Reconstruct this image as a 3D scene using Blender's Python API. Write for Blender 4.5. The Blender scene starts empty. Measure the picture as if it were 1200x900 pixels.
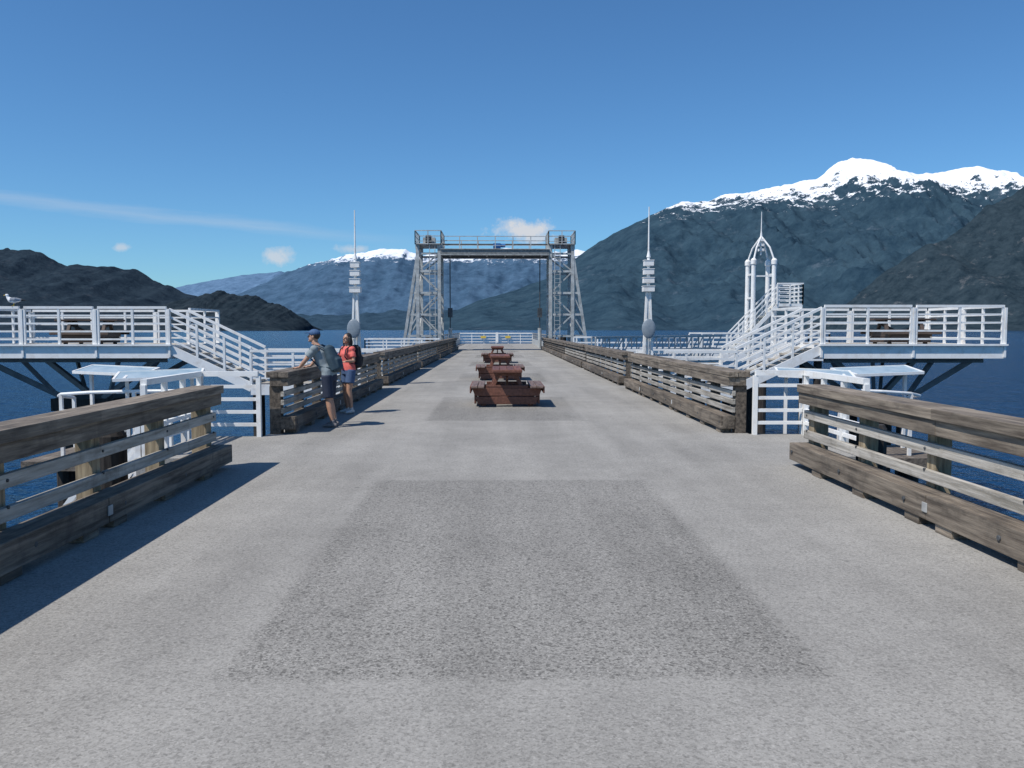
import bpy, math, random
from mathutils import Vector, Matrix, noise
random.seed(4)
scene = bpy.context.scene
COL = scene.collection

# ------------------------------------------------------------------ materials
def nodes_of(m):
    m.use_nodes = True
    return m.node_tree.nodes, m.node_tree.links

def mat(name, c1, c2=None, rough=0.7, scale=(6,6,6), nscale=1.0, detail=4, bump=0.0, bscale=None,
        island=0.0, metal=0.0, stain=None, stain_amt=0.0, stain_scale=2.0, lo=0.35, hi=0.65):
    m = bpy.data.materials.new(name)
    N, L = nodes_of(m)
    b = N['Principled BSDF']
    b.inputs['Roughness'].default_value = rough
    b.inputs['Metallic'].default_value = metal
    tc = N.new('ShaderNodeTexCoord')
    mp = N.new('ShaderNodeMapping'); mp.inputs['Scale'].default_value = scale
    L.new(tc.outputs['Object'], mp.inputs['Vector'])
    n = N.new('ShaderNodeTexNoise'); n.inputs['Scale'].default_value = nscale; n.inputs['Detail'].default_value = detail
    n.inputs['Roughness'].default_value = 0.65
    L.new(mp.outputs[0], n.inputs['Vector'])
    r = N.new('ShaderNodeValToRGB')
    r.color_ramp.elements[0].position = lo; r.color_ramp.elements[1].position = hi
    r.color_ramp.elements[0].color = (*c1, 1)
    r.color_ramp.elements[1].color = (*(c2 or c1), 1)
    L.new(n.outputs['Fac'], r.inputs['Fac'])
    out = r.outputs['Color']
    if stain:
        n2 = N.new('ShaderNodeTexNoise'); n2.inputs['Scale'].default_value = stain_scale; n2.inputs['Detail'].default_value = 5
        n2.inputs['Roughness'].default_value = 0.7
        L.new(tc.outputs['Object'], n2.inputs['Vector'])
        mr = N.new('ShaderNodeMapRange'); mr.inputs['From Min'].default_value = 0.52; mr.inputs['From Max'].default_value = 0.72
        mr.inputs['To Max'].default_value = stain_amt
        L.new(n2.outputs['Fac'], mr.inputs['Value'])
        mx = N.new('ShaderNodeMix'); mx.data_type = 'RGBA'
        L.new(mr.outputs[0], mx.inputs['Factor']); L.new(out, mx.inputs['A']); mx.inputs['B'].default_value = (*stain, 1)
        out = mx.outputs['Result']
    if island:
        g = N.new('ShaderNodeNewGeometry')
        mr = N.new('ShaderNodeMapRange'); mr.inputs['To Min'].default_value = 1 - island; mr.inputs['To Max'].default_value = 1 + island
        L.new(g.outputs['Random Per Island'], mr.inputs['Value'])
        hs = N.new('ShaderNodeHueSaturation')
        L.new(mr.outputs[0], hs.inputs['Value']); L.new(out, hs.inputs['Color'])
        out = hs.outputs['Color']
    L.new(out, b.inputs['Base Color'])
    if bump:
        bp = N.new('ShaderNodeBump'); bp.inputs['Strength'].default_value = bump; bp.inputs['Distance'].default_value = 0.01
        L.new(n.outputs['Fac'], bp.inputs['Height']); L.new(bp.outputs[0], b.inputs['Normal'])
    return m

M_wood = mat('weathered_wood', (.072,.056,.042), (.26,.215,.165), .85, (22,1.3,22), 1, 6, .8, island=.28, stain=(.04,.033,.027), stain_amt=.8, stain_scale=1.7)
M_woodl = mat('weathered_plank', (.22,.20,.165), (.50,.465,.41), .85, (24,1.3,24), 1, 6, .7, island=.18, stain=(.10,.085,.065), stain_amt=.7)
M_woodd = mat('dark_wood', (.05,.04,.032), (.19,.155,.12), .85, (22,1.3,22), 1, 5, .8, island=.3, stain=(.3,.27,.23), stain_amt=.5)
M_post = mat('post_wood', (.14,.105,.065), (.36,.29,.19), .85, (22,22,2), 1, 5, .7, island=.25)
M_pile = mat('creosote_pile', (.012,.010,.009), (.045,.038,.032), .9, (12,12,1.5), 1, 4, .8)
M_white = mat('white_paint', (.78,.775,.75), (.85,.845,.82), .45, (3,3,3), 1, 3, .05, stain=(.45,.33,.22), stain_amt=.4, stain_scale=3.5)
M_steel = mat('galvanised_steel', (.32,.335,.33), (.52,.535,.52), .5, (3,3,3), 1, 3, .05, metal=.05, stain=(.18,.12,.08), stain_amt=.45, stain_scale=2)
M_dsteel = mat('dark_steel', (.03,.035,.04), (.07,.075,.08), .55, (4,4,4), 1, 3)
M_mid = mat('strut_steel', (.10,.11,.115), (.17,.18,.18), .55, (4,4,4), 1, 3)
M_brown = mat('brown_stained_wood', (.105,.040,.026), (.20,.082,.052), .6, (20,1.5,20), 1, 4, .4, island=.2)
M_browntop = mat('worn_table_board', (.12,.08,.065), (.24,.165,.135), .6, (20,1.5,20), 1, 4, .4, island=.18)
M_darktable = mat('dark_table_board', (.05,.035,.028), (.11,.08,.065), .7, (20,1.5,20), 1, 4, .4, island=.2)
M_blue = mat('blue_paint', (.03,.12,.32), (.05,.16,.4), .4)
M_yellow = mat('yellow_paint', (.6,.42,.05), (.7,.5,.08), .5)
M_panel = mat('sign_panel', (.26,.36,.42), (.42,.50,.54), .3, (4,4,4))
M_grey = mat('lamp_grey', (.20,.24,.28), (.27,.31,.34), .4)

def concrete():
    m = bpy.data.materials.new('exposed_concrete')
    N, L = nodes_of(m); b = N['Principled BSDF']; b.inputs['Roughness'].default_value = .92
    b.inputs['Specular IOR Level'].default_value = .2
    tc = N.new('ShaderNodeTexCoord')
    def nz(s, d=4, r=.6, vec=None):
        n = N.new('ShaderNodeTexNoise'); n.inputs['Scale'].default_value = s; n.inputs['Detail'].default_value = d
        n.inputs['Roughness'].default_value = r
        L.new(vec or tc.outputs['Object'], n.inputs['Vector']); return n.outputs['Fac']
    def M(op, a, b2=None, c=None, clamp=False):
        n = N.new('ShaderNodeMath'); n.operation = op; n.use_clamp = clamp
        for i, x in enumerate((a, b2, c)):
            if x is None: continue
            if isinstance(x, (int, float)): n.inputs[i].default_value = x
            else: L.new(x, n.inputs[i])
        return n.outputs[0]
    def vor(s):
        vo = N.new('ShaderNodeTexVoronoi'); vo.inputs['Scale'].default_value = s; L.new(tc.outputs['Object'], vo.inputs[0])
        se = N.new('ShaderNodeSeparateColor'); L.new(vo.outputs['Color'], se.inputs[0]); return se.outputs[0], vo.outputs['Distance']
    sp = N.new('ShaderNodeSeparateXYZ'); L.new(tc.outputs['Object'], sp.inputs[0])
    edge = M('MULTIPLY', M('SUBTRACT', nz(4, 6, .85), .5), .16)
    x = M('ADD', sp.outputs[0], edge); y = M('ADD', sp.outputs[1], edge)
    dx = M('SUBTRACT', 1.45, M('ABSOLUTE', M('SUBTRACT', x, .14)))
    yy = M('SUBTRACT', y, 3.7 + 5.15/2)
    k = M('ROUND', M('DIVIDE', yy, 10.87))
    dy = M('SUBTRACT', 2.575, M('ABSOLUTE', M('SUBTRACT', yy, M('MULTIPLY', k, 10.87))))
    big = nz(.35, 3, .6); mid = nz(2.2, 5, .75)
    mask = M('MULTIPLY', M('MINIMUM', dx, dy), 11, clamp=True)
    mask = M('MULTIPLY', mask, M('ADD', .45, mid))   # unevenly worn
    mpp = N.new('ShaderNodeMapping'); mpp.inputs['Scale'].default_value = (1.6, .12, 1); L.new(tc.outputs['Object'], mpp.inputs[0])
    streak = nz(1, 3, .6, mpp.outputs[0])
    fine = nz(45, 4, .8)
    val = M('ADD', .29, M('MULTIPLY', M('SUBTRACT', big, .5), .18))
    val = M('ADD', val, M('MULTIPLY', M('SUBTRACT', mid, .5), .12))
    val = M('ADD', val, M('MULTIPLY', M('SUBTRACT', streak, .5), .17))
    val = M('SUBTRACT', val, M('MULTIPLY', mask, .042))
    val = M('ADD', val, M('MULTIPLY', M('SUBTRACT', fine, .5), .30))
    r1, d1 = vor(62); r2, d2 = vor(120)
    amt = M('ADD', .5, M('MULTIPLY', mask, .5))
    s1 = M('MULTIPLY', M('MULTIPLY', M('SUBTRACT', r1, .74), 5, clamp=True), M('MULTIPLY', amt, .42))
    s2 = M('MULTIPLY', M('MULTIPLY', M('SUBTRACT', r2, .68), 5, clamp=True), M('MULTIPLY', amt, .42))
    val = M('MULTIPLY', val, M('SUBTRACT', 1, s1)); val = M('MULTIPLY', val, M('SUBTRACT', 1, s2))
    pl = M('MULTIPLY', M('MULTIPLY', M('SUBTRACT', .12, r2), 12, clamp=True), M('MULTIPLY', amt, .10))
    val = M('ADD', val, pl)
    vo = N.new('ShaderNodeTexVoronoi'); vo.inputs['Scale'].default_value = 1.1; L.new(tc.outputs['Object'], vo.inputs[0])
    gs = M('MULTIPLY', M('SUBTRACT', .035, vo.outputs['Distance']), 60, clamp=True)
    val = M('MULTIPLY', val, M('SUBTRACT', 1, M('MULTIPLY', gs, .35)))
    val = M('MAXIMUM', val, .03)
    cb = N.new('ShaderNodeCombineColor')
    L.new(M('MULTIPLY', val, 1.04), cb.inputs[0]); L.new(val, cb.inputs[1]); L.new(M('MULTIPLY', val, .92), cb.inputs[2])
    L.new(cb.outputs[0], b.inputs['Base Color'])
    bp = N.new('ShaderNodeBump'); bp.inputs['Strength'].default_value = .4; bp.inputs['Distance'].default_value = .004
    L.new(fine, bp.inputs['Height']); L.new(bp.outputs[0], b.inputs['Normal'])
    return m
M_conc = concrete()

def water_mat():
    m = bpy.data.materials.new('sea_water')
    N, L = nodes_of(m); b = N['Principled BSDF']
    b.inputs['Roughness'].default_value = .14
    b.inputs['IOR'].default_value = 1.33
    tc = N.new('ShaderNodeTexCoord')
    def nz(s, sc, d=4):
        mp = N.new('ShaderNodeMapping'); mp.inputs['Scale'].default_value = sc; L.new(tc.outputs['Object'], mp.inputs[0])
        n = N.new('ShaderNodeTexNoise'); n.inputs['Scale'].default_value = s; n.inputs['Detail'].default_value = d
        L.new(mp.outputs[0], n.inputs['Vector']); return n.outputs['Fac']
    a = nz(1.3, (1, .8, 1), 4); c = nz(.25, (1, .6, 1), 2); big = nz(.004, (1, .4, 1), 3)
    ad = N.new('ShaderNodeMath'); ad.operation = 'MULTIPLY_ADD'; ad.inputs[1].default_value = 1.6
    L.new(c, ad.inputs[0]); L.new(a, ad.inputs[2])
    bp = N.new('ShaderNodeBump'); bp.inputs['Strength'].default_value = .85; bp.inputs['Distance'].default_value = .6
    L.new(ad.outputs[0], bp.inputs['Height']); L.new(bp.outputs[0], b.inputs['Normal'])
    r = N.new('ShaderNodeValToRGB'); L.new(big, r.inputs[0])
    r.color_ramp.elements[0].position = .4; r.color_ramp.elements[0].color = (.004,.030,.085,1)
    r.color_ramp.elements[1].position = .62; r.color_ramp.elements[1].color = (.007,.043,.11,1)
    L.new(r.outputs[0], b.inputs['Base Color'])
    return m
M_water = water_mat()

def mountain_mat(name, c1, c2, rock=None, snow=None, snow_noise=350, patch=.004, snowcol=(.8,.82,.86), slope=0, ref=.75):  # bluish base colours stand in for aerial haze, constant per mountain
    m = bpy.data.materials.new(name)
    N, L = nodes_of(m); b = N['Principled BSDF']; b.inputs['Roughness'].default_value = 1
    b.inputs['Specular IOR Level'].default_value = 0
    g = N.new('ShaderNodeNewGeometry')
    def nz(s, d=5, r=.65):
        n = N.new('ShaderNodeTexNoise'); n.inputs['Scale'].default_value = s; n.inputs['Detail'].default_value = d
        n.inputs['Roughness'].default_value = r; L.new(g.outputs['Position'], n.inputs['Vector']); return n
    n1 = nz(patch, 8, .80); r = N.new('ShaderNodeValToRGB'); L.new(n1.outputs['Fac'], r.inputs[0])
    r.color_ramp.elements[0].position = .36; r.color_ramp.elements[0].color = (*[q*.75 for q in c1], 1)
    r.color_ramp.elements[1].position = .66; r.color_ramp.elements[1].color = (*[q*1.12 for q in c2], 1)
    out = r.outputs[0]
    if rock:
        n2 = nz(patch*.8, 7, .78)
        mr = N.new('ShaderNodeMapRange'); mr.inputs['From Min'].default_value = .58; mr.inputs['From Max'].default_value = .68
        L.new(n2.outputs['Fac'], mr.inputs['Value'])
        mx = N.new('ShaderNodeMix'); mx.data_type = 'RGBA'; L.new(mr.outputs[0], mx.inputs['Factor'])
        L.new(out, mx.inputs['A']); mx.inputs['B'].default_value = (*rock, 1); out = mx.outputs['Result']
    if snow:
        sp = N.new('ShaderNodeSeparateXYZ'); L.new(g.outputs['Position'], sp.inputs[0])
        sn = N.new('ShaderNodeSeparateXYZ'); L.new(g.outputs['Normal'], sn.inputs[0])
        n3 = nz(patch*2.2, 8, .85)
        ma = N.new('ShaderNodeMath'); ma.operation = 'MULTIPLY_ADD'; ma.inputs[1].default_value = snow_noise*6
        L.new(n3.outputs['Fac'], ma.inputs[0])
        s2 = N.new('ShaderNodeMath'); s2.operation = 'SUBTRACT'; s2.inputs[1].default_value = snow_noise*3+slope*ref
        sl = N.new('ShaderNodeMath'); sl.operation = 'MULTIPLY_ADD'; sl.inputs[1].default_value = slope
        L.new(sn.outputs[2], sl.inputs[0]); L.new(sp.outputs[2], sl.inputs[2])
        L.new(sl.outputs[0], ma.inputs[2]); L.new(ma.outputs[0], s2.inputs[0])
        mr = N.new('ShaderNodeMapRange'); mr.inputs['From Min'].default_value = snow; mr.inputs['From Max'].default_value = snow + 60
        L.new(s2.outputs[0], mr.inputs['Value'])
        mx = N.new('ShaderNodeMix'); mx.data_type = 'RGBA'; L.new(mr.outputs[0], mx.inputs['Factor'])
        L.new(out, mx.inputs['A']); mx.inputs['B'].default_value = (*snowcol, 1); out = mx.outputs['Result']
    L.new(out, b.inputs['Base Color'])
    bp = N.new('ShaderNodeBump'); bp.inputs['Strength'].default_value = .6; bp.inputs['Distance'].default_value = 30
    L.new(n1.outputs['Fac'], bp.inputs['Height']); L.new(bp.outputs[0], b.inputs['Normal'])
    return m

# ------------------------------------------------------------------ mesh builder
class MB:
    def __init__(s): s.v=[]; s.f=[]; s.m=[]
    def add(s, vs, fs, m=0):
        o=len(s.v); s.v += [tuple(v) for v in vs]; s.f += [tuple(i+o for i in f) for f in fs]; s.m += [m]*len(fs)
    def box(s, x0,x1,y0,y1,z0,z1,m=0):
        vs=[(x0,y0,z0),(x1,y0,z0),(x1,y1,z0),(x0,y1,z0),(x0,y0,z1),(x1,y0,z1),(x1,y1,z1),(x0,y1,z1)]
        s.add(vs,[(0,3,2,1),(4,5,6,7),(0,1,5,4),(1,2,6,5),(2,3,7,6),(3,0,4,7)],m)
    def beam(s,p0,p1,w,h,m=0,up=(0,0,1)):
        p0=Vector(p0);p1=Vector(p1);d=(p1-p0).normalized();u=Vector(up)
        if abs(d.dot(u))>.98: u=Vector((0,1,0))
        a=d.cross(u).normalized();b=a.cross(d).normalized()
        vs=[]
        for p in (p0,p1):
            for i,j in ((-1,-1),(1,-1),(1,1),(-1,1)): vs.append(p+a*i*w/2+b*j*h/2)
        s.add(vs,[(0,3,2,1),(4,5,6,7),(0,1,5,4),(1,2,6,5),(2,3,7,6),(3,0,4,7)],m)
    def loft(s,pts,rad,n=12,m=0,side=None):
        pts=[Vector(p) for p in pts]; vs=[];fs=[]
        for i,p in enumerate(pts):
            d=(pts[min(i+1,len(pts)-1)]-pts[max(i-1,0)]).normalized()
            u=Vector(side) if side else Vector((0,1,0))
            if abs(d.dot(u))>.95: u=Vector((1,0,0))
            b=d.cross(u).normalized(); a=b.cross(d).normalized()
            r=rad[i]; ra,rb=(r if isinstance(r,tuple) else (r,r))
            for k in range(n):
                t=2*math.pi*k/n; vs.append(p+a*ra*math.cos(t)+b*rb*math.sin(t))
        for i in range(len(pts)-1):
            for k in range(n):
                fs.append((i*n+k,i*n+(k+1)%n,(i+1)*n+(k+1)%n,(i+1)*n+k))
        fs.append(tuple(range(n-1,-1,-1))); e=(len(pts)-1)*n; fs.append(tuple(range(e,e+n)))
        s.add(vs,fs,m)
    def cyl(s,p0,p1,r0,r1=None,n=10,m=0): s.loft([p0,p1],[r0,r0 if r1 is None else r1],n,m)
    def ell(s,c,r,n=14,k=9,m=0,rot=None):
        vs=[];fs=[];c=Vector(c)
        def P(x,y,z):
            v=Vector((x*r[0],y*r[1],z*r[2]))
            if rot: v=rot@v
            return v+c
        vs.append(P(0,0,-1))
        for i in range(1,k):
            ph=-math.pi/2+math.pi*i/k
            for j in range(n):
                t=2*math.pi*j/n; vs.append(P(math.cos(ph)*math.cos(t),math.cos(ph)*math.sin(t),math.sin(ph)))
        vs.append(P(0,0,1))
        for j in range(n): fs.append((0,1+(j+1)%n,1+j))
        for i in range(k-2):
            for j in range(n):
                a=1+i*n+j;b2=1+i*n+(j+1)%n; fs.append((a,b2,b2+n,a+n))
        T=len(vs)-1
        for j in range(n): fs.append((T,1+(k-2)*n+j,1+(k-2)*n+(j+1)%n))
        s.add(vs,fs,m)
    def build(s,name,mats,bevel=0,smooth=False,parent=None,remesh=0,smooth_it=0,loc=None):
        me=bpy.data.meshes.new(name); me.from_pydata(s.v,[],s.f)
        for mm in mats: me.materials.append(mm)
        me.polygons.foreach_set('material_index',s.m)
        if smooth: me.polygons.foreach_set('use_smooth',[True]*len(me.polygons))
        me.update()
        o=bpy.data.objects.new(name,me); COL.objects.link(o)
        if loc: o.location=loc
        if remesh:
            md=o.modifiers.new('r','REMESH'); md.mode='VOXEL'; md.voxel_size=remesh; md.use_smooth_shade=True
            if smooth_it:
                sm=o.modifiers.new('s','SMOOTH'); sm.iterations=smooth_it; sm.factor=.5
        if bevel:
            b=o.modifiers.new('b','BEVEL'); b.width=bevel; b.segments=2; b.limit_method='ANGLE'
        if parent: o.parent=parent
        return o

# ------------------------------------------------------------------ water, deck
WL=-4.0
mb=MB(); mb.add([(-60000,-3000,WL),(60000,-3000,WL),(60000,60000,WL),(-60000,60000,WL)],[(0,1,2,3)])
mb.build('water',[M_water])

PL,PR=-3.5,3.86
BL,BR=-4.5,4.75
mb=MB()
mb.box(PL,PR,-20,68,-.45,0,0)
mb.box(BL,PL,10.4,12.55,-.45,-.003,0)
mb.box(PR,BR,10.4,12.7,-.45,-.003,0)
mb.build('pier_deck',[M_conc])
mb=MB()
for y in [-6,4.9,15.8,26.6,37.5,48.3,59.2,67]:
    mb.box(PL-.1,PR+.1,y-.35,y+.35,-1.05,-.452,1)
    for x in (-3.1,-1,1.4,3.5): mb.cyl((x,y,-9),(x,y,-1.05),.2,.22,12,0)
mb.build('pier_piles',[M_pile,M_woodd])

# ------------------------------------------------------------------ timber railings
def timber(name,s,y0,y1,nplank,main,plank,postm):
    xi = -3.08 if s<0 else 3.44
    X=lambda d: xi+s*d
    def bx(a,b,y0,y1,z0,z1,m): mb.box(min(X(a),X(b)),max(X(a),X(b)),y0,y1,z0,z1,m)
    mb=MB(); L=y1-y0
    y=y0
    while y<y1-.05:
        e=min(y+3.65,y1); j=random.uniform(-.008,.008)
        bx(0+j,.22+j,y+.006,e-.006,.07,.27,0)
        yy=y+.25
        while yy<e-.2:
            bx(.02,.2,yy-.12,yy+.12,0,.069,0); yy+=1.05
        if y>y0: bx(-.012+j,-.001+j,y-.04,y+.04,.13,.21,3)
        y=e
    n=max(2,round(L/1.4)); ys=[y0+.1+(L-.2)*i/n for i in range(n+1)]
    for i,y in enumerate(ys):
        w=.085 if i in(0,n) else .07
        bx(.225,.225+2*w,y-w,y+w,-.3,.735,2)
        mb.cyl((X(-.008),y,.17),(X(.01),y,.17),.022,n=8,m=4)
        for z in (.42,.60): mb.cyl((X(.160),y,z),(X(.18),y,z),.014,n=6,m=4)
    zs={2:[.37,.60],3:[.36,.49,.62]}[nplank]
    for z in zs:
        y=y0
        while y<y1-.05:
            e=min(y+4.2,y1); j=random.uniform(-.006,.006); hh=.048 if nplank==2 else .04
            bx(.17,.222,y+.004,e-.004,z-hh+j,z+hh+j,1)
            y=e
    y=y0
    while y<y1-.05:
        e=min(y+4.9,y1); j=random.uniform(-.008,.008)
        bx(.10+j,.38+j,y-.03+.004,e-.004,.737,.865,0)
        bx(.08-j,.235-j,y-.06+.004,e-.003,.868,.955+j*.4,0)
        bx(.242-j,.42-j,y-.05+.004,e-.003,.868,.955-j*.4,0)
        y=e
    mb.build(name,[main,plank,postm,M_steel,M_dsteel],bevel=.012)
timber('wooden_railing',-1,-8,9.68,2,M_wood,M_woodl,M_post)
timber('wooden_railing',1,-8,9.75,2,M_wood,M_woodl,M_post)
for y0,y1 in [(12.75,22.6),(23.7,33.9),(34.5,44.8),(45.4,55.6),(56.2,66.5)]:
    timber('wooden_railing',-1,y0,y1,3,M_woodd,M_woodl if y0<40 else M_woodd,M_woodd)
    timber('wooden_railing',1,y0,y1,3,M_wood if y0<20 else M_woodd,M_woodl if y0<40 else M_woodd,M_woodd)

for (x,y,z) in [(-4.02,8.7,.55),(4.15,9.15,.55),(-4.3,6.3,.3),(4.5,6.0,.3)]:
    mb=MB(); mb.loft([(x,y,-9),(x,y,z-.05),(x,y,z)],[.17,.16,.13],14); mb.build('mooring_pile',[M_pile],smooth=False)

# ------------------------------------------------------------------ white metal railings
def wrail(mb,p0,p1,H=1.0,n=4,sp=1.25,t=.045,m=0,low=.18):
    p0=Vector(p0);p1=Vector(p1);L=(p1-p0).length;k=max(1,round(L/sp))
    up=Vector((0,0,1))
    for i in range(k+1):
        p=p0.lerp(p1,i/k); mb.beam(p-up*.05,p+up*(H-t*.7),.065,.065,m)
    for i in range(n):
        z=low+(H-low)*i/(n-1); hh=t if i<n-1 else t*1.5
        mb.beam(p0+up*z,p1+up*z,hh*1.1 if i==n-1 else t*.8,hh,m)
def rail_obj(segs,name='white_railing',**k):
    mb=MB()
    for a,b in segs: wrail(mb,a,b,**k)
    return mb.build(name,[M_white])
rail_obj([((-3.56,12.5,0),(-4.42,12.5,0)),((-4.42,12.45,0),(-4.42,10.5,0))],H=.94,n=5,sp=.7,t=.05)
rail_obj([((3.92,12.62,0),(4.68,12.62,0)),((4.68,12.57,0),(4.68,10.5,0))],H=.94,n=5,sp=.75,t=.05)
mb=MB()
for y in (10.5,11.5):
    wrail(mb,(-4.5,y,-.35),(-5.9,y,-2.2),H=.95,n=4,sp=.9)
for i in range(8):
    mb.beam((-4.6-i*.18,10.5,-.45-i*.22),(-4.6-i*.18,11.5,-.45-i*.22),.25,.04)
mb.build('access_stairs',[M_white])

# ------------------------------------------------------------------ side viewing platforms
def platform(s,xa,xb,ya,yb,zd,stair_x,name='viewing_platform'):
    mb=MB(); x0,x1=min(xa,xb),max(xa,xb)
    mb.box(x0,x1,ya,yb,zd-.06,zd,1)
    for (a,b) in (((x0,ya),(x1,ya)),((x0,yb),(x1,yb)),((x0,ya),(x0,yb)),((x1,ya),(x1,yb))):
        mb.beam((a[0],a[1],zd-.18),(b[0],b[1],zd-.18),.09,.38,0)
    mb.beam((x0-.06,ya-.06,zd+.012),(x1+.06,ya-.06,zd+.012),.14,.05,0)
    def bays(a,b):
        a=Vector(a);b=Vector(b);L=(b-a).length;k=max(1,round(L/2.5))
        for i in range(k):
            p=a.lerp(b,i/k);q=a.lerp(b,(i+1)/k);d=(q-p).normalized()*.07
            wrail(mb,p+d,q-d,H=1.1,n=5,sp=1.25,t=.05)
        for i in range(k+1):
            p=a.lerp(b,i/k); mb.beam(p+Vector((0,0,-.34)),p+Vector((0,0,1.06)),.06,.1,0)
    bays((x0,ya-.03,zd),(x1,ya-.03,zd)); bays((x0,yb,zd),(x1,yb,zd)); bays((xb,ya,zd),(xb,yb,zd))
    wrail(mb,(xa,ya+1.6,zd),(xa,yb,zd),H=1.1,n=5)
    cx=(x0+x1)/2; cy=(ya+yb)/2; zc=-.62
    for yy in (ya+.5,yb-.5):
        for ex in (x0+.5,x1-.5): mb.beam((ex,yy,zd-.36),(cx+(ex-cx)*.22,cy+(yy-cy)*.5,zc+.1),.14,.16,2)
        for ex in (x0+1.7,x1-1.7): mb.beam((ex,yy,zd-.36),(cx+(ex-cx)*.5,cy+(yy-cy)*.5,zc+.1),.1,.12,2)
        mb.beam((x0+.3,yy,zd-.44),(x1-.3,yy,zd-.44),.12,.14,2)
    mb.box(cx-.95,cx+.95,cy-1,cy+1,zc-.28,zc+.1,3)
    for dx in(-.55,.55):
        for dy in(-.6,.6): mb.cyl((cx+dx,cy+dy,-9),(cx+dx,cy+dy,zc-.28),.2,n=12,m=3)
    sx=stair_x; n=7
    for i in range(n):
        f=(i+.5)/n; x=xa+(sx-xa)*f; z=zd*(1-f)
        mb.box(x-.17,x+.17,ya+.05,ya+1.45,z-.05,z,1)
    for yy in (ya,ya+1.5):
        mb.beam((xa,yy,zd-.12),(sx,yy,-.1),.07,.26,0)
        wrail(mb,(xa,yy,zd),(sx,yy,0),H=1.05,n=5,sp=.9,t=.05)
    pe = PL if s<0 else PR
    w0,w1=min(sx,pe)+.01,max(sx,pe)-.01
    mb.box(w0,w1,ya-.1,ya+1.6,-.1,-.01,1)
    mb.beam((w0,ya-.12,-.16),(w1,ya-.12,-.16),.08,.3,0)
    mb.beam((w0,ya+1.62,-.16),(w1,ya+1.62,-.16),.08,.3,0)
    wrail(mb,(w0,ya-.1,0),(w1,ya-.1,0),H=.97,n=5,t=.05); wrail(mb,(w0,ya+1.6,0),(w1,ya+1.6,0),H=.97,n=5,t=.05)
    mb.cyl((sx,ya+.7,-9),(sx,ya+.7,-.3),.18,n=12,m=3)
    return mb.build(name,[M_white,M_woodl,M_mid,M_pile])
platform(-1,-9.55,-15.9,24.6,28.9,1.13,-7.2)
platform(1,9.1,14.3,23.4,27.6,1.15,6.7)

# ------------------------------------------------------------------ interpretive signs
def isign(x,y,rz,w=1.4,tilt=0):
    mb=MB()
    for dx in(-w*.38,w*.38):
        mb.beam((dx,0,-.45),(dx,0,.85),.05,.05,0)
        mb.beam((dx,-.24,.84),(dx,.24,.90),.04,.04,0)
    vs=[(-w/2,-.26,.845-tilt),(w/2,-.26,.845+tilt),(w/2,.26,.935+tilt),(-w/2,.26,.935-tilt)]
    n=Vector((0,-.17,.98))*.015
    mb.add([Vector(v)-n for v in vs]+[Vector(v)+n for v in vs],[(0,3,2,1),(4,5,6,7),(0,1,5,4),(1,2,6,5),(2,3,7,6),(3,0,4,7)],1)
    for i in range(4):
        mb.beam(vs[i],vs[(i+1)%4],.035,.045,0)
    o=mb.build('interpretive_sign',[M_white,M_panel]); o.location=(x,y,0); o.rotation_euler=(0,0,rz)
isign(-5.3,13.2,.25,1.25,.02); isign(-6.6,14.6,-.2,1.3,-.02)
isign(5.1,13.35,-.2,1.15,-.02); isign(6.5,14.2,.15,1.4,.02)
mb=MB()
mb.box(-7.4,-4.7,13.0,14.9,-.6,-.45,0); mb.box(4.4,7.2,13.1,14.6,-.6,-.45,0)
for x in(-7.2,-5,4.9,7): mb.cyl((x,14,-9),(x,14,-.6),.16,m=1)
# bent handrails sweeping round the outer edge of each landing
def sweep(pts,z0,z1,r=.026):
    k=len(pts)-1
    mb.loft([(p[0],p[1],z0+(z1-z0)*math.sin(i/k*math.pi/2)) for i,p in enumerate(pts)],[r]*len(pts),8,2,side=(0,0,1))
L_=[(-7.35,14.6),(-7.3,14.0),(-7.0,13.5),(-6.4,13.15),(-5.6,12.95),(-4.75,12.85)]
R_=[(7.15,14.4),(7.05,13.8),(6.7,13.4),(6.1,13.15),(5.4,13.05),(4.75,12.95)]
for P in(L_,R_):
    for a,b2 in((.42,.66),(.12,.40)): sweep(P,a,b2)
    for i in(0,2,4,5): mb.beam((P[i][0],P[i][1],-.45),(P[i][0],P[i][1],.42+.24*math.sin(i/5*math.pi/2)),.05,.05,2)
mb.build('sign_landing',[M_woodd,M_pile,M_white])

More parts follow.
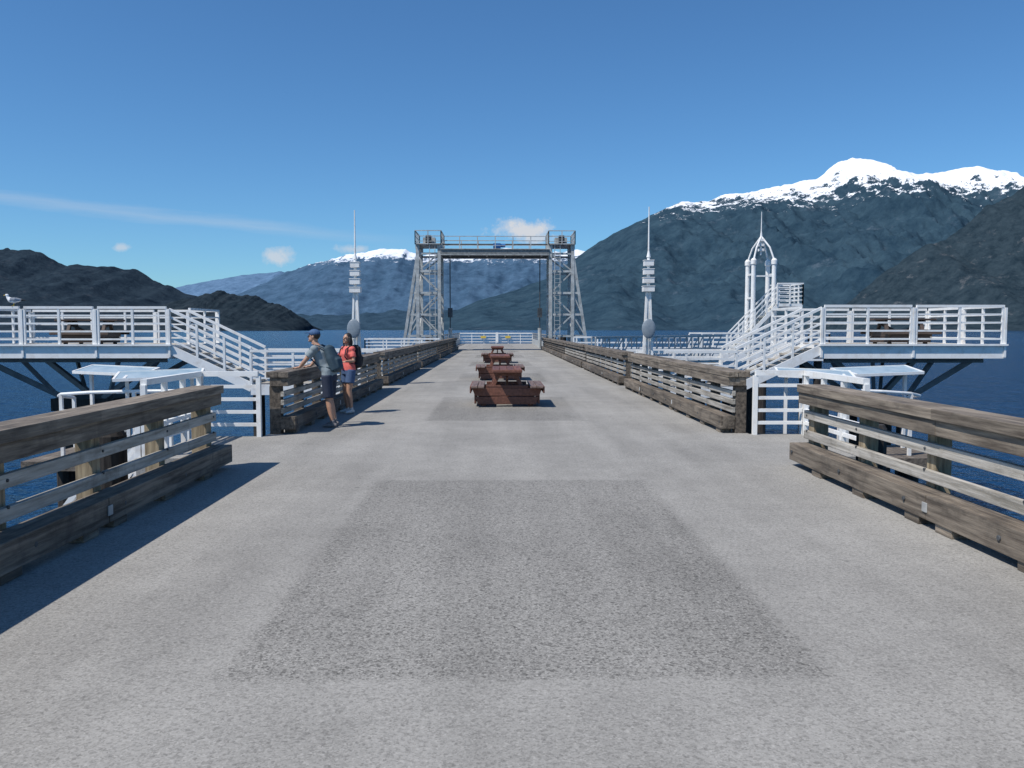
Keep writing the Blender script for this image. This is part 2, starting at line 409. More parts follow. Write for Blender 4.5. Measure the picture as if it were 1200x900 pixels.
# ------------------------------------------------------------------ picnic tables
def table(x,y,z=0,rz=0,mats=None):
    mb=MB()
    for k in (-1,1):
        yy=k*.62
        for (za,zb,wa,wb) in ((.05,.21,.60,.66),(.225,.385,.665,.725)):
            mb.add([(-wa,yy-.03,za),(wa,yy-.03,za),(wb,yy-.03,zb),(-wb,yy-.03,zb),(-wa,yy+.03,za),(wa,yy+.03,za),(wb,yy+.03,zb),(-wb,yy+.03,zb)],
                   [(0,1,2,3),(7,6,5,4),(1,0,4,5),(2,1,5,6),(3,2,6,7),(0,3,7,4)],0)
        for s in(-1,1):
            mb.beam((s*.50,yy-k*.075,0.0),(s*.15,yy-k*.075,.72),.085,.10,0,up=(0,1,0))
        mb.beam((-.28,yy,.685),(.28,yy,.685),.06,.09,0)
        mb.beam((-.44,yy-.0,.43-.012),(.44,yy-.0,.43-.012),.06,.06,0)
    for s in(-1,1):
        mb.beam((0,0,.30),(0,s*.58,.62),.05,.09,0)
        for j in range(2): mb.box(min(s*(.47+j*.14),s*(.60+j*.14)),max(s*(.47+j*.14),s*(.60+j*.14)),-.92,.92,.40,.445,1)
        mb.box(min(s*.735,s*.765),max(s*.735,s*.765),-.9,.9,.30,.44,0)
        mb.box(min(s*.64,s*.68),max(s*.64,s*.68),-.59,.59,.06,.36,0)
    for j in range(4): mb.box(-.305+j*.153,-.305+j*.153+.148,-.95,.95,.732,.78,0)
    for s in(-1,1): mb.box(-.305,.305,s*.955-.015,s*.955+.015,.72,.777,0)
    o=mb.build('picnic_table',mats or [M_brown,M_browntop],bevel=.008); o.location=(x,y,z); o.rotation_euler=(0,0,rz)
table(.2,17.9); table(.08,26.9,0,.01); table(.0,40.5)
table(-12.9,26.8,1.13,math.pi/2,[M_darktable,M_darktable]); table(12.4,25.6,1.15,math.pi/2,[M_darktable,M_darktable])

# ------------------------------------------------------------------ spired lamp posts
def lamp(x,y):
    mb=MB()
    mb.loft([(x,y,.5),(x,y,2.5),(x,y,3.6)],[.05,.05,.04],12)
    for dx in(-.17,.17):
        for dy in(-.12,.12): mb.beam((x+dx,y+dy,-.6),(x+dx*.25,y+dy*.3,2.62),.05,.05,0)
    for z in(.7,1.3,1.9): mb.beam((x-.14+z*.04,y,z),(x+.14-z*.04,y,z),.04,.05,0)
    mb.box(x-.24,x+.24,y-.2,y+.2,-.7,.5,0); mb.cyl((x,y,-9),(x,y,-.7),.2,n=12,m=2)
    for i in range(4):
        z=2.64+i*.235; w=.15-(i*.008)
        mb.box(x-w,x+w,y-w,y+w,z,z+.135,0)
        mb.box(x-w-.012,x+w+.012,y-w-.012,y+w+.012,z+.137,z+.155,0)
    mb.loft([(x,y,3.58),(x,y,3.75),(x,y,4.95)],[.06,.025,.014],10)
    mb.ell((x-.02,y-.24,1.62),(.19,.045,.27),20,10,1)
    mb.build('lamp_post',[M_white,M_grey,M_pile],smooth=False)
lamp(-4.02,23.9); lamp(4.16,23.1)

# ------------------------------------------------------------------ lift gantry
def gantry():
    mb=MB()
    Y0,Y1=62.5,65.5
    for s,xi,xo,xf in ((-1,-4.3,-5.9,-7.2),(1,3.95,5.6,6.9)):
        for y in (Y0,Y1):
            for x in(xi,xo): mb.beam((x,y,-1.3),(x,y,7.6),.24,.24,0)
            mb.beam((xo,y,7.2),(xf,y,-1.0),.2,.2,0)
            zs=[-.6,1.1,2.7,4.3,5.9,7.2]
            for i,z in enumerate(zs):
                fx=xo+(xf-xo)*(7.2-z)/8.2
                mb.beam((xi,y,z),(fx,y,z),.13,.15,0)
                if i<5:
                    z2=zs[i+1]
                    if i%2: mb.beam((xi,y,z),(xo,y,z2),.1,.1,0)
                    else: mb.beam((xo,y,z),(xi,y,z2),.1,.1,0)
                    mb.beam((fx,y,z),(xo,y,z2),.09,.09,0)
        for x in(xi,xo):
            zs=[-.6,1.1,2.7,4.3,5.9,7.2]
            for i,z in enumerate(zs):
                mb.beam((x,Y0,z),(x,Y1,z),.13,.13,0)
                if i<5: mb.beam((x,Y0 if i%2 else Y1,z),(x,Y1 if i%2 else Y0,zs[i+1]),.09,.09,0)
        mb.beam((xi,Y0-.1,7.7),(xi,Y1+.1,7.7),.3,.3,0); mb.beam((xo,Y0-.1,7.7),(xo,Y1+.1,7.7),.3,.3,0)
        mb.box(min(xi,xo)-.15,max(xi,xo)+.15,Y0-.3,Y1+.3,7.86,7.93,0)
        mb.box((xi+xo)/2-.45,(xi+xo)/2+.45,Y0+.6,Y0+1.6,7.94,8.45,0)
        mb.cyl(((xi+xo)/2-.2,Y0+.2,8.2),((xi+xo)/2+.2,Y0+.2,8.2),.38,n=18,m=1)
        x0,x1=min(xi,xo)-.15,max(xi,xo)+.15
        for a,b in (((x0,Y0-.3),(x1,Y0-.3)),((x0,Y1+.3),(x1,Y1+.3)),((x0,Y0-.3),(x0,Y1+.3)),((x1,Y0-.3),(x1,Y1+.3))):
            wrail(mb,(a[0],a[1],7.9),(b[0],b[1],7.9),H=.95,n=3,sp=.9,t=.04)
        lx=xi+s*.5
        for dx in(-.2,.2): mb.beam((lx+dx,Y0-.18,.2),(lx+dx,Y0-.18,7.9),.05,.05,0)
        for i in range(24): mb.beam((lx-.2,Y0-.18,.4+i*.31),(lx+.2,Y0-.18,.4+i*.31),.03,.03,0)
        mb.cyl((xi-s*.75,Y0+.8,.6),(xi-s*.75,Y0+.8,6.9),.04,n=8,m=1)
        mb.box(xi-s*.75-.17,xi-s*.75+.17,Y0+.6,Y0+1.0,2.5,3.2,1)
        mb.cyl((xi-s*.75,Y0+.8,.2),(xi-s*.75,Y0+.8,1.7),.14,n=12,m=0)
        for x in (xi,xo,xf):
            for y in(Y0,Y1): mb.cyl((x,y,-9),(x,y,-1.0),.3,n=12,m=2)
        mb.box(min(xi,xf)-.4,max(xi,xf)+.4,Y0-.5,Y1+.5,-1.5,-1.05,2)
    for y in(Y0,Y1):
        mb.box(-4.2,3.85,y-.16,y+.16,7.12,7.5,3)
        mb.box(-4.2,3.85,y-.24,y+.24,7.5,7.54,0); mb.box(-4.2,3.85,y-.24,y+.24,7.08,7.118,0)
        wrail(mb,(-4.1,y,7.62),(3.8,y,7.62),H=.85,n=3,sp=1.3,t=.035)
    mb.box(-4.1,3.8,Y0+.25,Y1-.25,7.56,7.6,0)
    for i in range(6): mb.beam((-3.6+i*1.4,Y0,7.3),(-3.6+i*1.4,Y1,7.3),.12,.2,0)
    mb.box(-.3,.25,Y0+.3,Y0+.9,7.62,8.0,4); mb.cyl((.25,Y0+.6,7.85),(.6,Y0+.6,7.85),.13,n=12,m=4)
    mb.cyl((-4.2,Y0+.7,7.95),(3.9,Y0+.7,7.95),.05,n=8,m=1)
    mb.build('ferry_ramp_gantry',[M_steel,M_dsteel,M_pile,mat('girder_grey',(.12,.13,.13),(.24,.25,.25),.6),M_blue])
gantry()
mb=MB()
mb.box(-4.3,4.0,68.02,96,-.5,-.03,0)
for x in(-4.35,4.05):
    mb.beam((x,68.1,.15),(x,96,.15),.2,.7,1)
    wrail(mb,(x,68.1,.45),(x,96,.45),H=.7,n=3,sp=2.5)
mb.build('loading_ramp',[M_conc,M_steel])
mb=MB()
wrail(mb,(-4.3,95.6,0),(4.0,95.6,0),H=1.15,n=4,sp=1.4,t=.08)
for x in(-1.6,1.2): mb.box(x-.3,x+.3,95.35,95.5,.6,.85,1)
mb.box(-.2,.1,95.3,95.45,.1,1.25,0)
mb.build('end_barrier',[M_white,M_yellow])
for (x,y) in ((-6.5,80),(6.2,80),(-6.6,96),(6.3,96)):
    mb=MB()
    for a in range(5):
        t=a*1.2566; mb.cyl((x+.5*math.cos(t),y+.5*math.sin(t),-9),(x+.2*math.cos(t),y+.2*math.sin(t),.9),.2,n=8,m=0)
    mb.build('mooring_dolphin',[M_pile])
mb=MB()
mb.box(-8.2,PL-.02,52,53.6,-.25,-.05,1)
wrail(mb,(-8.2,52,0),(-3.7,52,0),H=1.0,n=5,t=.06); wrail(mb,(-8.2,53.6,0),(-3.7,53.6,0),H=1,n=5,t=.06); wrail(mb,(-8.2,52,0),(-8.2,53.6,0),H=1,n=5)
mb.cyl((-7.6,52.8,-9),(-7.6,52.8,-.25),.25,m=2)
mb.build('side_walkway',[M_white,M_steel,M_pile])
mb=MB()
mb.box(10.2,16.6,41.6,44.4,.1,.3,1)
mb.beam((10.2,41.56,.2),(16.6,41.56,.2),.08,.35,0)
for a,b in (((10.2,41.6),(16.6,41.6)),((10.2,44.4),(16.6,44.4)),((16.6,41.6),(16.6,44.4))):
    wrail(mb,(a[0],a[1],.3),(b[0],b[1],.3),H=1.1,n=5,t=.05)
for x in(10.8,13.4,16.2):
    for y in(42,44): mb.cyl((x,y,-9),(x,y,.1),.2,m=2)
mb.box(PR+.02,10.18,41.8,43.4,.0,.2,1)
for y in (41.8,43.4): wrail(mb,(PR+.1,y,.2),(10.15,y,.2),H=1.0,n=4,t=.045)
mb.build('boat_landing',[M_white,M_steel,M_pile])
mb=MB()
for y0,y1 in((33.6,41.3),(35.0,42.6)):
    a=Vector((4.0,y0+.5,0.1)); b=Vector((10.4,y1-2.6,.15))
    for z in(0,.55,1.15): mb.beam(a+Vector((0,0,z)),b+Vector((0,0,z)),.08,.09,0)
    for i in range(10):
        p=a.lerp(b,i/10);q=a.lerp(b,(i+1)/10)
        mb.beam(p,p+Vector((0,0,1.15)),.05,.05,0); mb.beam(p,q+Vector((0,0,1.15)),.04,.04,0)
mb.add([(4.0,34.1,.1),(10.4,38.7,.15),(10.4,40.0,.15),(4.0,35.5,.1)],[(0,1,2,3)],0)
mb.build('gangway',[M_steel])
mb=MB()
ty=43
for x in(13.0,14.05):
    for y in (ty-.5,ty+.5):
        mb.loft([(x,y,.3),(x,y,4.85),(x,y,4.9),(x,y,5.1),(x,y,5.2)],[.12,.11,.15,.15,.08],14)
        mb.loft([(x,y,5.1),(x+(13.52-x)*.35,ty+(y-ty)*.7,5.75),(13.52,ty,6.35)],[.045,.045,.045],10)
    for z in(1.8,3.2,4.4): mb.beam((x,ty-.5,z),(x,ty+.5,z),.07,.1)
for z in(5.6,5.85,6.1): mb.box(13.52-.13,13.52+.13,ty-.13,ty+.13,z,z+.12,0)
mb.cyl((13.52,ty,5.4),(13.52,ty,6.4),.04,n=8)
mb.loft([(13.52,ty,6.3),(13.52,ty,6.6),(13.52,ty,7.6)],[.07,.03,.014],10)
mb.box(13.0,14.05,ty-.45,ty+.45,2.2,2.3,1); mb.beam((13,ty-.5,4.3),(14.05,ty-.5,4.3),.07,.07)
mb.box(14.1,15.4,ty-.9,ty+.9,2.75,2.9,0)
for a,b in (((14.1,ty-.9),(15.4,ty-.9)),((15.4,ty-.9),(15.4,ty+.9)),((14.1,ty+.9),(15.4,ty+.9))):
    wrail(mb,(a[0],a[1],2.9),(b[0],b[1],2.9),H=1.0,n=5,sp=.65,t=.05)
for x in (14.3,15.2): mb.cyl((x,ty,.3),(x,ty,2.75),.1)
for yy in(ty-.85,ty-.1):
    mb.beam((14.2,yy,2.85),(11.8,yy,.35),.06,.18)
    wrail(mb,(14.2,yy,2.9),(11.8,yy,.4),H=.95,n=3,sp=.8,t=.035,low=.4)
for i in range(11): mb.box(14.1-i*.22-.13,14.1-i*.22+.13,ty-.82,ty-.13,2.66-i*.228,2.70-i*.228,1)
mb.build('landing_tower',[M_white,M_steel])

# ------------------------------------------------------------------ mountains
def ridge(name,pts,foot,yr,mt,seed,amp,n=340,m=90,p=1.25,sx=900,sy=2600,rn=.05,back=.6):
    xs=[q[0] for q in pts]; x0,x1=xs[0],xs[-1]
    V=[];F=[]
    rows=[i/m for i in range(m+1)]+[1+back*(i+1)/8 for i in range(8)]
    for i in range(n+1):
        x=x0+(x1-x0)*i/n
        k=0
        while k<len(pts)-2 and x>pts[k+1][0]: k+=1
        f=(x-pts[k][0])/(pts[k+1][0]-pts[k][0]); zr=pts[k][1]*(1-f)+pts[k+1][1]*f
        zr+=rn*(abs(zr)*.6+120)*noise.fractal(Vector((x/sx*3,seed,0)),.8,2.1,5)
        ft=foot+(yr-foot)*.18*noise.fractal(Vector((x/sx*.7,seed+7,0)),1,2,4)
        yo=(yr-foot)*.06*noise.fractal(Vector((x/sx,seed+3,0)),1,2,4)
        for t in rows:
            if t<=1:
                y=ft+(yr+yo-ft)*t
                env=math.sin(math.pi*min(t,1))**.6 if 0<t<1 else 0
                v=Vector((x/sx+.25*noise.noise(Vector((x/sx,y/sy,seed))),y/sy,seed))
                rr=noise.ridged_multi_fractal(v,.85,2.1,7,1.0,2.0)-1.0
                z=-12+(zr+12)*(t**p)+amp*max(zr,60)*rr*env*.5
                z+=amp*max(zr,60)*.14*noise.fractal(Vector((x/sx*6,y/sx*6,seed)),.6,2.1,5)*env
            else:
                y=yr+yo+(yr-foot)*(t-1); z=zr*(1-(t-1)/back)-12
            V.append((x,y,z))
    R=len(rows)
    for i in range(n):
        for j in range(R-1):
            F.append((i*R+j,(i+1)*R+j,(i+1)*R+j+1,i*R+j+1))
    mb=MB(); mb.add(V,F); return mb.build(name,[mt],smooth=True)

big=[(-1500,-40),(-900,60),(-600,150),(-230,330),(200,460),(570,590),(870,800),(1170,1010),(1570,1210),(1970,1400),(2170,1470),(2670,1560),(3170,1640),(3470,1700),(3750,1770),(3950,1930),(4120,1985),(4420,1960),(4700,1830),(4900,1830),(5100,1835),(5350,1850),(5650,1830),(5820,1810),(5950,1700),(6100,1640),(7000,1500),(9000,1200),(12000,700)]
ridge('snowy_mountain',big,5200,9800,mountain_mat('hazy_forest_snow',(.022,.050,.080),(.040,.074,.100),(.07,.10,.13),1440,300,.0035,(.82,.84,.87),1100,.86),3.1,.26,n=660,m=150,sx=1300,sy=4200,rn=.04)  # forest and rock colours lifted towards blue to imitate haze
rd=[(1900,-30),(2035,130),(2185,255),(2335,380),(2485,480),(2585,505),(2735,600),(2835,680),(2985,770),(3085,830),(3300,900),(3800,1000),(5000,1100),(8000,900)]
ridge('near_mountain',rd,3500,4900,mountain_mat('forest_rock',(.020,.038,.054),(.040,.060,.074),(.11,.12,.13),None,0,.012),8.2,.24,n=400,m=100,sx=600,sy=2400,rn=.07)
md=[(-6500,100),(-5000,300),(-4545,540),(-3645,1020),(-2745,1290),(-2145,1410),(-1800,1430),(-1620,1440),(-1350,1330),(-1000,1310),(-600,1290),(-200,1330),(250,1340),(600,1290),(900,1290),(1400,1370),(1700,1270),(2500,1000),(6000,500)]
ridge('distant_mountain',md,9900,14700,mountain_mat('haze_blue_forest_snow',(.045,.095,.160),(.07,.125,.195),None,1190,170,.003,(.74,.78,.84),900,.90),5.5,.22,n=420,m=80,sx=1800,sy=4500,rn=.08)  # blue cast is distance haze painted into the base colour
fr=[(-12000,900),(-9500,1000),(-7560,960),(-6660,1160),(-5660,1300),(-5060,1340),(-4760,1240),(-3500,1000),(0,900)]
ridge('distant_mountain',fr,15500,19600,mountain_mat('far_haze_blue',(.09,.17,.28),(.12,.20,.31)),9.5,.18,n=200,m=50,sx=2500,sy=5000,rn=.05)  # pale blue is painted haze, strongest on this farthest ridge
l1=[(-6500,650),(-4500,600),(-3600,520),(-2915,465),(-2715,470),(-2590,420),(-2465,360),(-2215,375),(-2090,345),(-1915,260),(-1740,195),(-1500,100),(-1200,20),(-1100,-30)]
ridge('forested_mountain',l1,3300,4900,mountain_mat('forest_dark',(.016,.029,.046),(.033,.050,.066),(.055,.065,.08),None,0,.011),2.2,.22,n=340,m=90,sx=500,sy=2000,rn=.08)
l2=[(-1900,20),(-1660,70),(-1472,130),(-1372,155),(-1272,178),(-1132,155),(-1000,110),(-900,55),(-860,15),(-840,-30)]
ridge('forested_hill',l2,3200,3920,mountain_mat('forest_hill',(.016,.029,.042),(.035,.049,.060),(.055,.062,.072),None,0,.015),6.6,.22,n=240,m=70,sx=300,sy=1100,rn=.09)
sh=[(-5000,60),(-3600,120),(-2600,150),(-1500,170),(-600,220),(0,170),(700,240),(1400,230),(2400,200),(4000,60)]
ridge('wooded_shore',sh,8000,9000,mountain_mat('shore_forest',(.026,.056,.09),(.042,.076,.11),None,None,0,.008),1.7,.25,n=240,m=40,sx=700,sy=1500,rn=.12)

# ------------------------------------------------------------------ people
def flat(name,c,c2=None,rough=.8,sc=30): return mat(name,c,c2 or tuple(x*1.25 for x in c),rough,(sc,sc,sc))
M_skin=flat('skin',(.42,.23,.15),(.47,.27,.18),.55)
M_hair=flat('dark_hair',(.012,.009,.008),(.03,.022,.018),.5,80)
M_eye=flat('eye_dark',(.02,.015,.012)); M_lip=flat('lip',(.35,.12,.1))
def hand(mb,w,dirv,spread,up):
    w=Vector(w);d=Vector(dirv).normalized();s=Vector(spread).normalized();u=Vector(up).normalized()
    mb.loft([w,w+d*.03,w+d*.085],[(.026,.02),(.038,.018),(.042,.014)],10,0,side=s)
    for i,(o,l) in enumerate(((-.033,.062),(-.011,.075),(.011,.07),(.033,.055))):
        b=w+d*.08+s*o
        mb.loft([b,b+d*l*.5+u*.003+s*o*.15,b+d*l*.8-u*.012+s*o*.2,b+d*l*.95-u*.03+s*o*.2],[.0095,.009,.0085,.006],8,0)
    t=w+d*.03-s*.03
    mb.loft([t,t-s*.022+d*.025-u*.005,t-s*.03+d*.055-u*.015],[.012,.011,.007],8,0)
def head(parent,c,yaw,hairlong,cap=None):
    e=bpy.data.objects.new('head',None); COL.objects.link(e); e.parent=parent; e.location=c; e.rotation_euler=(0,.12,yaw)
    mb=MB(); mb.ell((.012,0,.02),(.092,.074,.095)); mb.ell((-.022,0,-.045),(.062,.056,.062))
    mb.loft([(-.085,0,.012),(-.104,0,-.02),(-.088,0,-.03)],[.008,.015,.011],8)
    for s in(-1,1): mb.ell((.012,s*.077,-.005),(.018,.009,.03)); mb.ell((-.074,s*.03,.022),(.014,.02,.008))
    mb.ell((-.07,0,-.088),(.02,.025,.018)); mb.loft([(.03,0,-.03),(.03,0,-.14)],[.05,.055],12)
    mb.build('face',[M_skin],parent=e,remesh=.006,smooth_it=3)
    mb=MB()
    for s in(-1,1): mb.ell((-.081,s*.029,.004),(.008,.012,.007),10,6,0)
    mb.ell((-.083,0,-.057),(.007,.022,.006),10,6,1)
    mb.build('features',[M_eye,M_lip],parent=e)
    mb=MB(); mb.ell((.026,0,.036),(.094,.085,.094))
    if hairlong:
        mb.loft([(.05,0,.03),(.085,0,-.06),(.09,0,-.17),(.085,0,-.27),(.08,0,-.31)],[(.08,.05),(.085,.045),(.08,.035),(.06,.025),(.02,.012)],14)
        for s in(-1,1): mb.loft([(.0,s*.075,.03),(-.005,s*.085,-.07),(.01,s*.085,-.16)],[.03,.026,.012],8)
    mb.build('hair',[M_hair],parent=e,remesh=.008,smooth_it=2)
    if cap:
        mb=MB(); mb.ell((.012,0,.062),(.106,.09,.075))
        mb.loft([(-.07,0,.062),(-.13,0,.055),(-.17,0,.042)],[(.07,.012),(.062,.009),(.035,.006)],12,0,side=(0,1,0))
        mb.build('cap',[cap],parent=e,remesh=.006,smooth_it=2)
def person(name,loc,rz,J,shirt,shorts,shoe,sc,hairlong,cap,headyaw,female=False,pack=None):
    E=bpy.data.objects.new(name,None); COL.objects.link(E); E.location=loc; E.rotation_euler=(0,0,rz); E.scale=(sc,)*3
    g=lambda k: Vector(J[k]); f=.9 if female else 1
    mb=MB()
    mb.loft([g('pel')-Vector((0,0,.06)),g('pel'),g('waist'),g('chest'),g('neck')-Vector((0,0,.05)),g('neck')],[(.14,.1),(.165,.115),(.13*f,.095),(.17*f,.115),(.1,.07),(.055,.055)],16,0,side=(0,1,0))
    mb.loft([g('neck')-Vector((0,0,.03)),g('head')-Vector((0,0,.08))],[.056,.052],12)
    for s in 'LR':
        mb.ell(g('sh'+s),(.062*f,.06*f,.062*f))
        mb.loft([g('chest')+Vector((0,0,.05)),g('sh'+s)],[.07,.058],10)
        mb.loft([g('sh'+s),g('el'+s).lerp(g('sh'+s),.5),g('el'+s),g('wr'+s).lerp(g('el'+s),.7),g('wr'+s)],[.055*f,.047*f,.038*f,.04*f,.025*f],12)
        hd=Vector(J['hd'+s]); hand(mb,g('wr'+s),hd,Vector((0,1,0)) if abs(hd.normalized().y)<.8 else Vector((1,0,0)),Vector((0,0,1)) if abs(hd.normalized().z)<.9 else Vector((-1,0,0)))
        mb.loft([g('hip'+s),g('kn'+s).lerp(g('hip'+s),.5),g('kn'+s),g('an'+s).lerp(g('kn'+s),.7),g('an'+s)],[.09,.078,.055,.058,.036],14)
    mb.build('body',[M_skin],parent=E,remesh=.009,smooth_it=2)
    mb=MB()
    mb.loft([g('pel')-Vector((0,0,.02)),g('pel')+Vector((0,0,.08)),g('waist'),g('chest'),g('neck')-Vector((0,0,.06)),g('neck')-Vector((0,0,.02))],[(.185,.135),(.172,.13),(.152*f,.122),(.192*f,.135),(.12,.09),(.07,.07)],18,0,side=(0,1,0))
    for s in 'LR':
        mb.ell(g('sh'+s),(.075*f,.07*f,.07*f))
        mb.loft([g('chest')+Vector((0,0,.05)),g('sh'+s),g('sh'+s).lerp(g('el'+s),.35),g('sh'+s).lerp(g('el'+s),.68)],[.085,.07*f,.068*f,.07*f],12)
    mb.build('shirt',[shirt],parent=E,remesh=.012,smooth_it=3)
    mb=MB()
    mb.loft([g('pel')+Vector((0,0,.07)),g('pel'),g('pel')-Vector((0,0,.1))],[(.16,.12),(.18,.135),(.165,.13)],18,0,side=(0,1,0))
    fr=.62 if female else .92
    for s in 'LR': mb.loft([g('hip'+s)+Vector((0,0,.02)),g('hip'+s).lerp(g('kn'+s),.4),g('hip'+s).lerp(g('kn'+s),fr)],[.105,.1,.098],14)
    mb.build('shorts',[shorts],parent=E,remesh=.012,smooth_it=2)
    mb=MB()
    for s in 'LR':
        a=g('an'+s); d=Vector((-1,J['toe'+s],0)).normalized()
        mb.loft([a-d*.07+Vector((0,0,-.045)),a-d*.02+Vector((0,0,-.03)),a+d*.08+Vector((0,0,-.045)),a+d*.18+Vector((0,0,-.055))],[(.035,.03),(.042,.05),(.045,.034),(.03,.022)],12,0,side=(0,1,0))
        mb.loft([a+Vector((0,0,.05)),a+Vector((0,0,-.03))],[.04,.045],12)
    mb.build('shoes',[shoe],parent=E,remesh=.008,smooth_it=2)
    head(E,g('head'),headyaw,hairlong,cap)
    if pack:
        mb=MB(); c=g('chest').lerp(g('waist'),.35)+Vector((.2,0,0)); ax=(g('neck')-g('waist')).normalized()
        mb.loft([c-ax*.25,c-ax*.22,c,c+ax*.2,c+ax*.25],[(.09,.06),(.15,.105),(.16,.11),(.13,.085),(.07,.04)],16,0,side=(0,1,0))
        mb.loft([c-ax*.18+Vector((.09,0,0)),c-ax*.02+Vector((.11,0,0)),c+ax*.04+Vector((.08,0,0))],[(.1,.035),(.11,.045),(.08,.02)],12,0,side=(0,1,0))
        for s,k in((-1,'R'),(1,'L')):
            sh=g('sh'+k); q=sh+Vector((0,-s*.06,.075))
            mb.loft([c+ax*.2+Vector((-.06,s*.09,0)),q,q+Vector((-.12,0,-.08)),g('chest')+Vector((-.15,s*.12,-.05)),g('waist')+Vector((-.08,s*.15,0)),c-ax*.18+Vector((-.05,s*.12,0))],[(.025,.012)]*6,8,0)
        mb.build('backpack',[pack],parent=E,remesh=.012,smooth_it=2)
    return E
Jm=dict(pel=(0,0,.93),waist=(-.07,0,1.10),chest=(-.16,0,1.30),neck=(-.22,0,1.48),head=(-.29,0,1.62),
 shL=(-.19,.19,1.40),shR=(-.19,-.19,1.40),elL=(-.36,.25,1.22),elR=(-.34,-.24,1.20),wrL=(-.47,.22,1.08),wrR=(-.46,-.22,1.075),hdL=(-1,0,-.12),hdR=(-1,.1,-.12),
 hipL=(0,.095,.90),hipR=(0,-.095,.90),knL=(-.05,.13,.49),knR=(.04,-.12,.49),anL=(.04,.14,.085),anR=(.12,-.13,.085),toeL=.2,toeR=-.15)
person('man',(-2.76,13.75,0),-.25,Jm,flat('grey_teal_shirt',(.19,.225,.24)),flat('navy_shorts',(.014,.022,.045)),flat('grey_shoes',(.16,.15,.15)),.915,False,flat('blue_cap',(.04,.09,.19)),.15,pack=flat('dark_backpack',(.025,.05,.07)))
Jw=dict(pel=(0,0,.93),waist=(0,0,1.09),chest=(-.02,0,1.27),neck=(-.01,0,1.45),head=(-.03,0,1.59),
 shL=(-.01,.165,1.37),shR=(-.01,-.165,1.37),elL=(-.12,.21,1.14),elR=(-.02,-.23,1.12),wrL=(-.28,.1,1.22),wrR=(-.22,-.24,1.12),hdL=(-.7,-.5,.5),hdR=(-1,0,-.15),
 hipL=(0,.09,.90),hipR=(0,-.09,.90),knL=(-.03,.1,.49),knR=(-.06,-.1,.49),anL=(.04,.11,.085),anR=(-.02,-.12,.085),toeL=.15,toeR=-.2)
person('woman',(-2.84,16.0,0),.75,Jw,flat('coral_shirt',(.60,.12,.10)),flat('denim_shorts',(.05,.09,.18)),flat('white_shoes',(.5,.48,.46)),.895,True,None,.2,True,pack=flat('black_bag',(.012,.012,.016)))

def gull(x,y,z):
    G=bpy.data.objects.new('seagull',None); COL.objects.link(G); G.location=(x,y,z); G.rotation_euler=(0,0,.2)
    W=flat('gull_white',(.75,.75,.74)); Gy=flat('gull_grey',(.3,.32,.35)); K=flat('gull_black',(.02,.02,.02)); Y=flat('gull_yellow',(.7,.45,.05))
    mb=MB()
    mb.loft([(.2,0,.17),(.12,0,.17),(0,0,.16),(-.1,0,.19),(-.15,0,.25),(-.165,0,.30)],[(.02,.015),(.055,.045),(.085,.08),(.07,.075),(.04,.045),(.035,.035)],14,0,side=(0,1,0))
    mb.ell((-.175,0,.32),(.05,.037,.037))
    mb.build('torso',[W],parent=G,remesh=.008,smooth_it=3)
    mb=MB()
    for s in(-1,1):
        mb.loft([(-.08,s*.065,.2),(.05,s*.08,.2),(.2,s*.045,.185)],[(.015,.05),(.018,.055),(.008,.025)],10,0,side=(0,1,0))
        mb.loft([(.19,s*.045,.185),(.32,s*.02,.17)],[(.008,.025),(.003,.008)],8,1,side=(0,1,0))
        mb.ell((-.2,s*.03,.33),(.006,.006,.006),8,5,1)
        mb.cyl((-.0,s*.03,.1),(-.01,s*.03,.0),.007,m=2,n=6)
        for a in(-.5,0,.5): mb.cyl((-.01,s*.03,.005),(-.06,s*.03+a*.04,.004),.005,m=2,n=5)
    mb.loft([(-.215,0,.32),(-.25,0,.315),(-.268,0,.302)],[.012,.009,.003],8,2)
    mb.build('wings_beak_legs',[Gy,K,Y],parent=G)
gull(-14.0,24.57,2.265)

# ------------------------------------------------------------------ sky
w=bpy.data.worlds.new("World"); scene.world=w; w.use_nodes=True
N=w.node_tree.nodes; L=w.node_tree.links
bg=N['Background']; bg.inputs['Strength'].default_value=.11
sky=N.new('ShaderNodeTexSky'); sky.sky_type='NISHITA'; sky.sun_disc=False
sdir=Vector((-.57,-.38,1)).normalized()
el=math.asin(sdir.z); az=math.atan2(sdir.x,sdir.y)
sky.sun_elevation=el; sky.sun_rotation=az%(2*math.pi)
sky.altitude=300; sky.air_density=1.0; sky.dust_density=.2; sky.ozone_density=3.0
def WM(op,a,b=None,c=None,clamp=False):
    n=N.new('ShaderNodeMath'); n.operation=op; n.use_clamp=clamp
    for i,x in enumerate((a,b,c)):
        if x is None: continue
        if isinstance(x,(int,float)): n.inputs[i].default_value=x
        else: L.new(x,n.inputs[i])
    return n.outputs[0]
tc=N.new('ShaderNodeTexCoord'); sp=N.new('ShaderNodeSeparateXYZ'); L.new(tc.outputs['Generated'],sp.inputs[0])
yy=WM('MAXIMUM',sp.outputs[1],.05)
u=WM('DIVIDE',sp.outputs[0],yy); v=WM('DIVIDE',sp.outputs[2],yy)
def wn(s,d,r=.6,vec=None):
    n=N.new('ShaderNodeTexNoise'); n.inputs['Scale'].default_value=s; n.inputs['Detail'].default_value=d; n.inputs['Roughness'].default_value=r
    L.new(vec or tc.outputs['Generated'],n.inputs['Vector']); return n.outputs['Fac']
nf=wn(45,5,.65)
tot=None
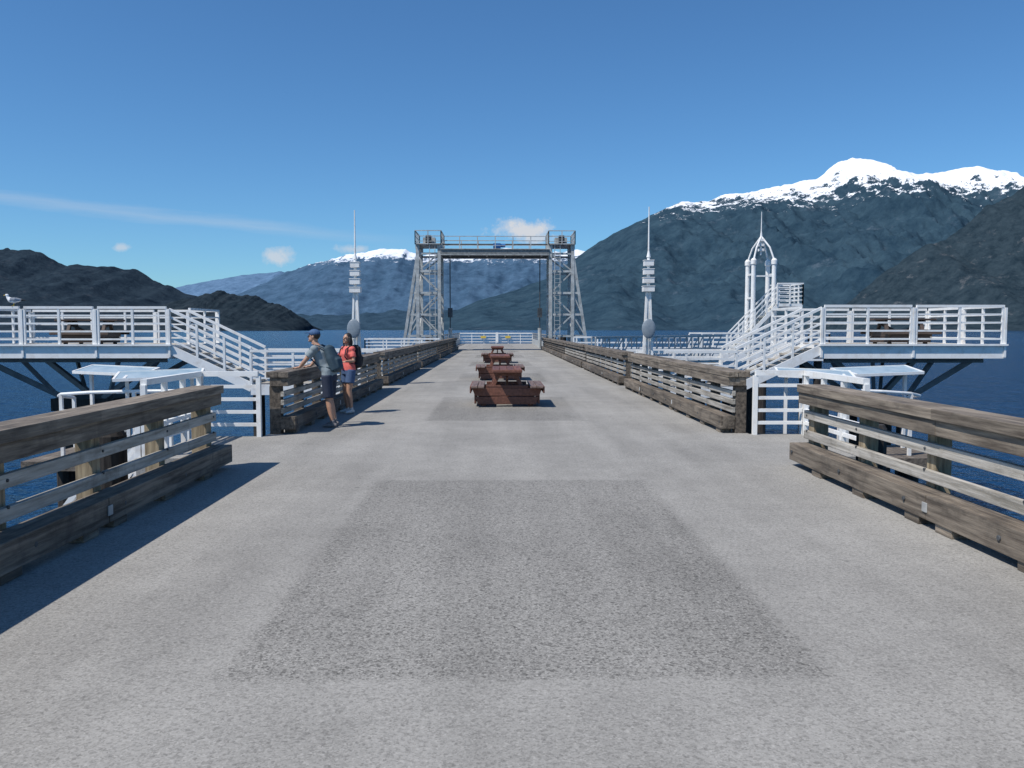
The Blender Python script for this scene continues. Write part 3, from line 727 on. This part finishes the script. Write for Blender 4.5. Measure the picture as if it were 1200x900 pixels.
for a,e,ww,hh,op in ((.030,.118,.040,.013,1.1),(.05,.108,.03,.008,.8),(-.262,.086,.022,.010,.75),(-.168,.094,.022,.007,.6),(-.44,.096,.014,.005,.6),(.085,.086,.04,.006,.5)):
    du=WM('DIVIDE',WM('SUBTRACT',u,a),ww); dv=WM('DIVIDE',WM('SUBTRACT',v,e),hh)
    d=WM('SQRT',WM('ADD',WM('MULTIPLY',du,du),WM('MULTIPLY',dv,dv)))
    d=WM('ADD',d,WM('MULTIPLY',WM('SUBTRACT',nf,.5),2.6))
    k=WM('MULTIPLY',WM('MULTIPLY',WM('SUBTRACT',1.05,d),1.3,clamp=True),op)
    tot=k if tot is None else WM('MAXIMUM',tot,k)
mp=N.new('ShaderNodeMapping'); mp.inputs['Scale'].default_value=(6,6,60); L.new(tc.outputs['Generated'],mp.inputs[0])
sn=wn(1.5,4,.6,mp.outputs[0])
line=WM('ADD',WM('MULTIPLY',u,-.105),.092)
dl=WM('ABSOLUTE',WM('ADD',WM('SUBTRACT',v,line),WM('MULTIPLY',WM('SUBTRACT',sn,.5),.02)))
st=WM('SUBTRACT',1,WM('DIVIDE',dl,.010),clamp=True)
st=WM('MULTIPLY',WM('MULTIPLY',st,.22),WM('MULTIPLY',WM('SUBTRACT',-.08,u),5,clamp=True))
tot=WM('MAXIMUM',tot,st)
tot=WM('MULTIPLY',tot,WM('GREATER_THAN',sp.outputs[1],.1),clamp=True)
tint=N.new('ShaderNodeMix'); tint.data_type='RGBA'; tint.blend_type='MULTIPLY'; tint.inputs['Factor'].default_value=1
L.new(sky.outputs[0],tint.inputs['A']); tint.inputs['B'].default_value=(.52,.85,1.10,1)
mx=N.new('ShaderNodeMix'); mx.data_type='RGBA'; L.new(tot,mx.inputs['Factor'])
L.new(tint.outputs['Result'],mx.inputs['A']); mx.inputs['B'].default_value=(5.8,6.1,6.6,1)
L.new(mx.outputs['Result'],bg.inputs['Color'])

sl=bpy.data.lights.new('sun','SUN'); sl.energy=4.6; sl.angle=math.radians(.53); sl.color=(1,.95,.88)
so=bpy.data.objects.new('sun',sl); COL.objects.link(so); so.rotation_euler=sdir.to_track_quat('Z','Y').to_euler()

cam=bpy.data.cameras.new('camera'); cam.lens=29.4; cam.sensor_width=36; cam.clip_end=120000; cam.clip_start=.05
co=bpy.data.objects.new('camera',cam); COL.objects.link(co); co.location=(0,0,1.6)
co.rotation_euler=(math.radians(90-3.74),0,math.radians(-1.0)); scene.camera=co
scene.view_settings.view_transform='Standard'; scene.view_settings.look='None'; scene.view_settings.exposure=0
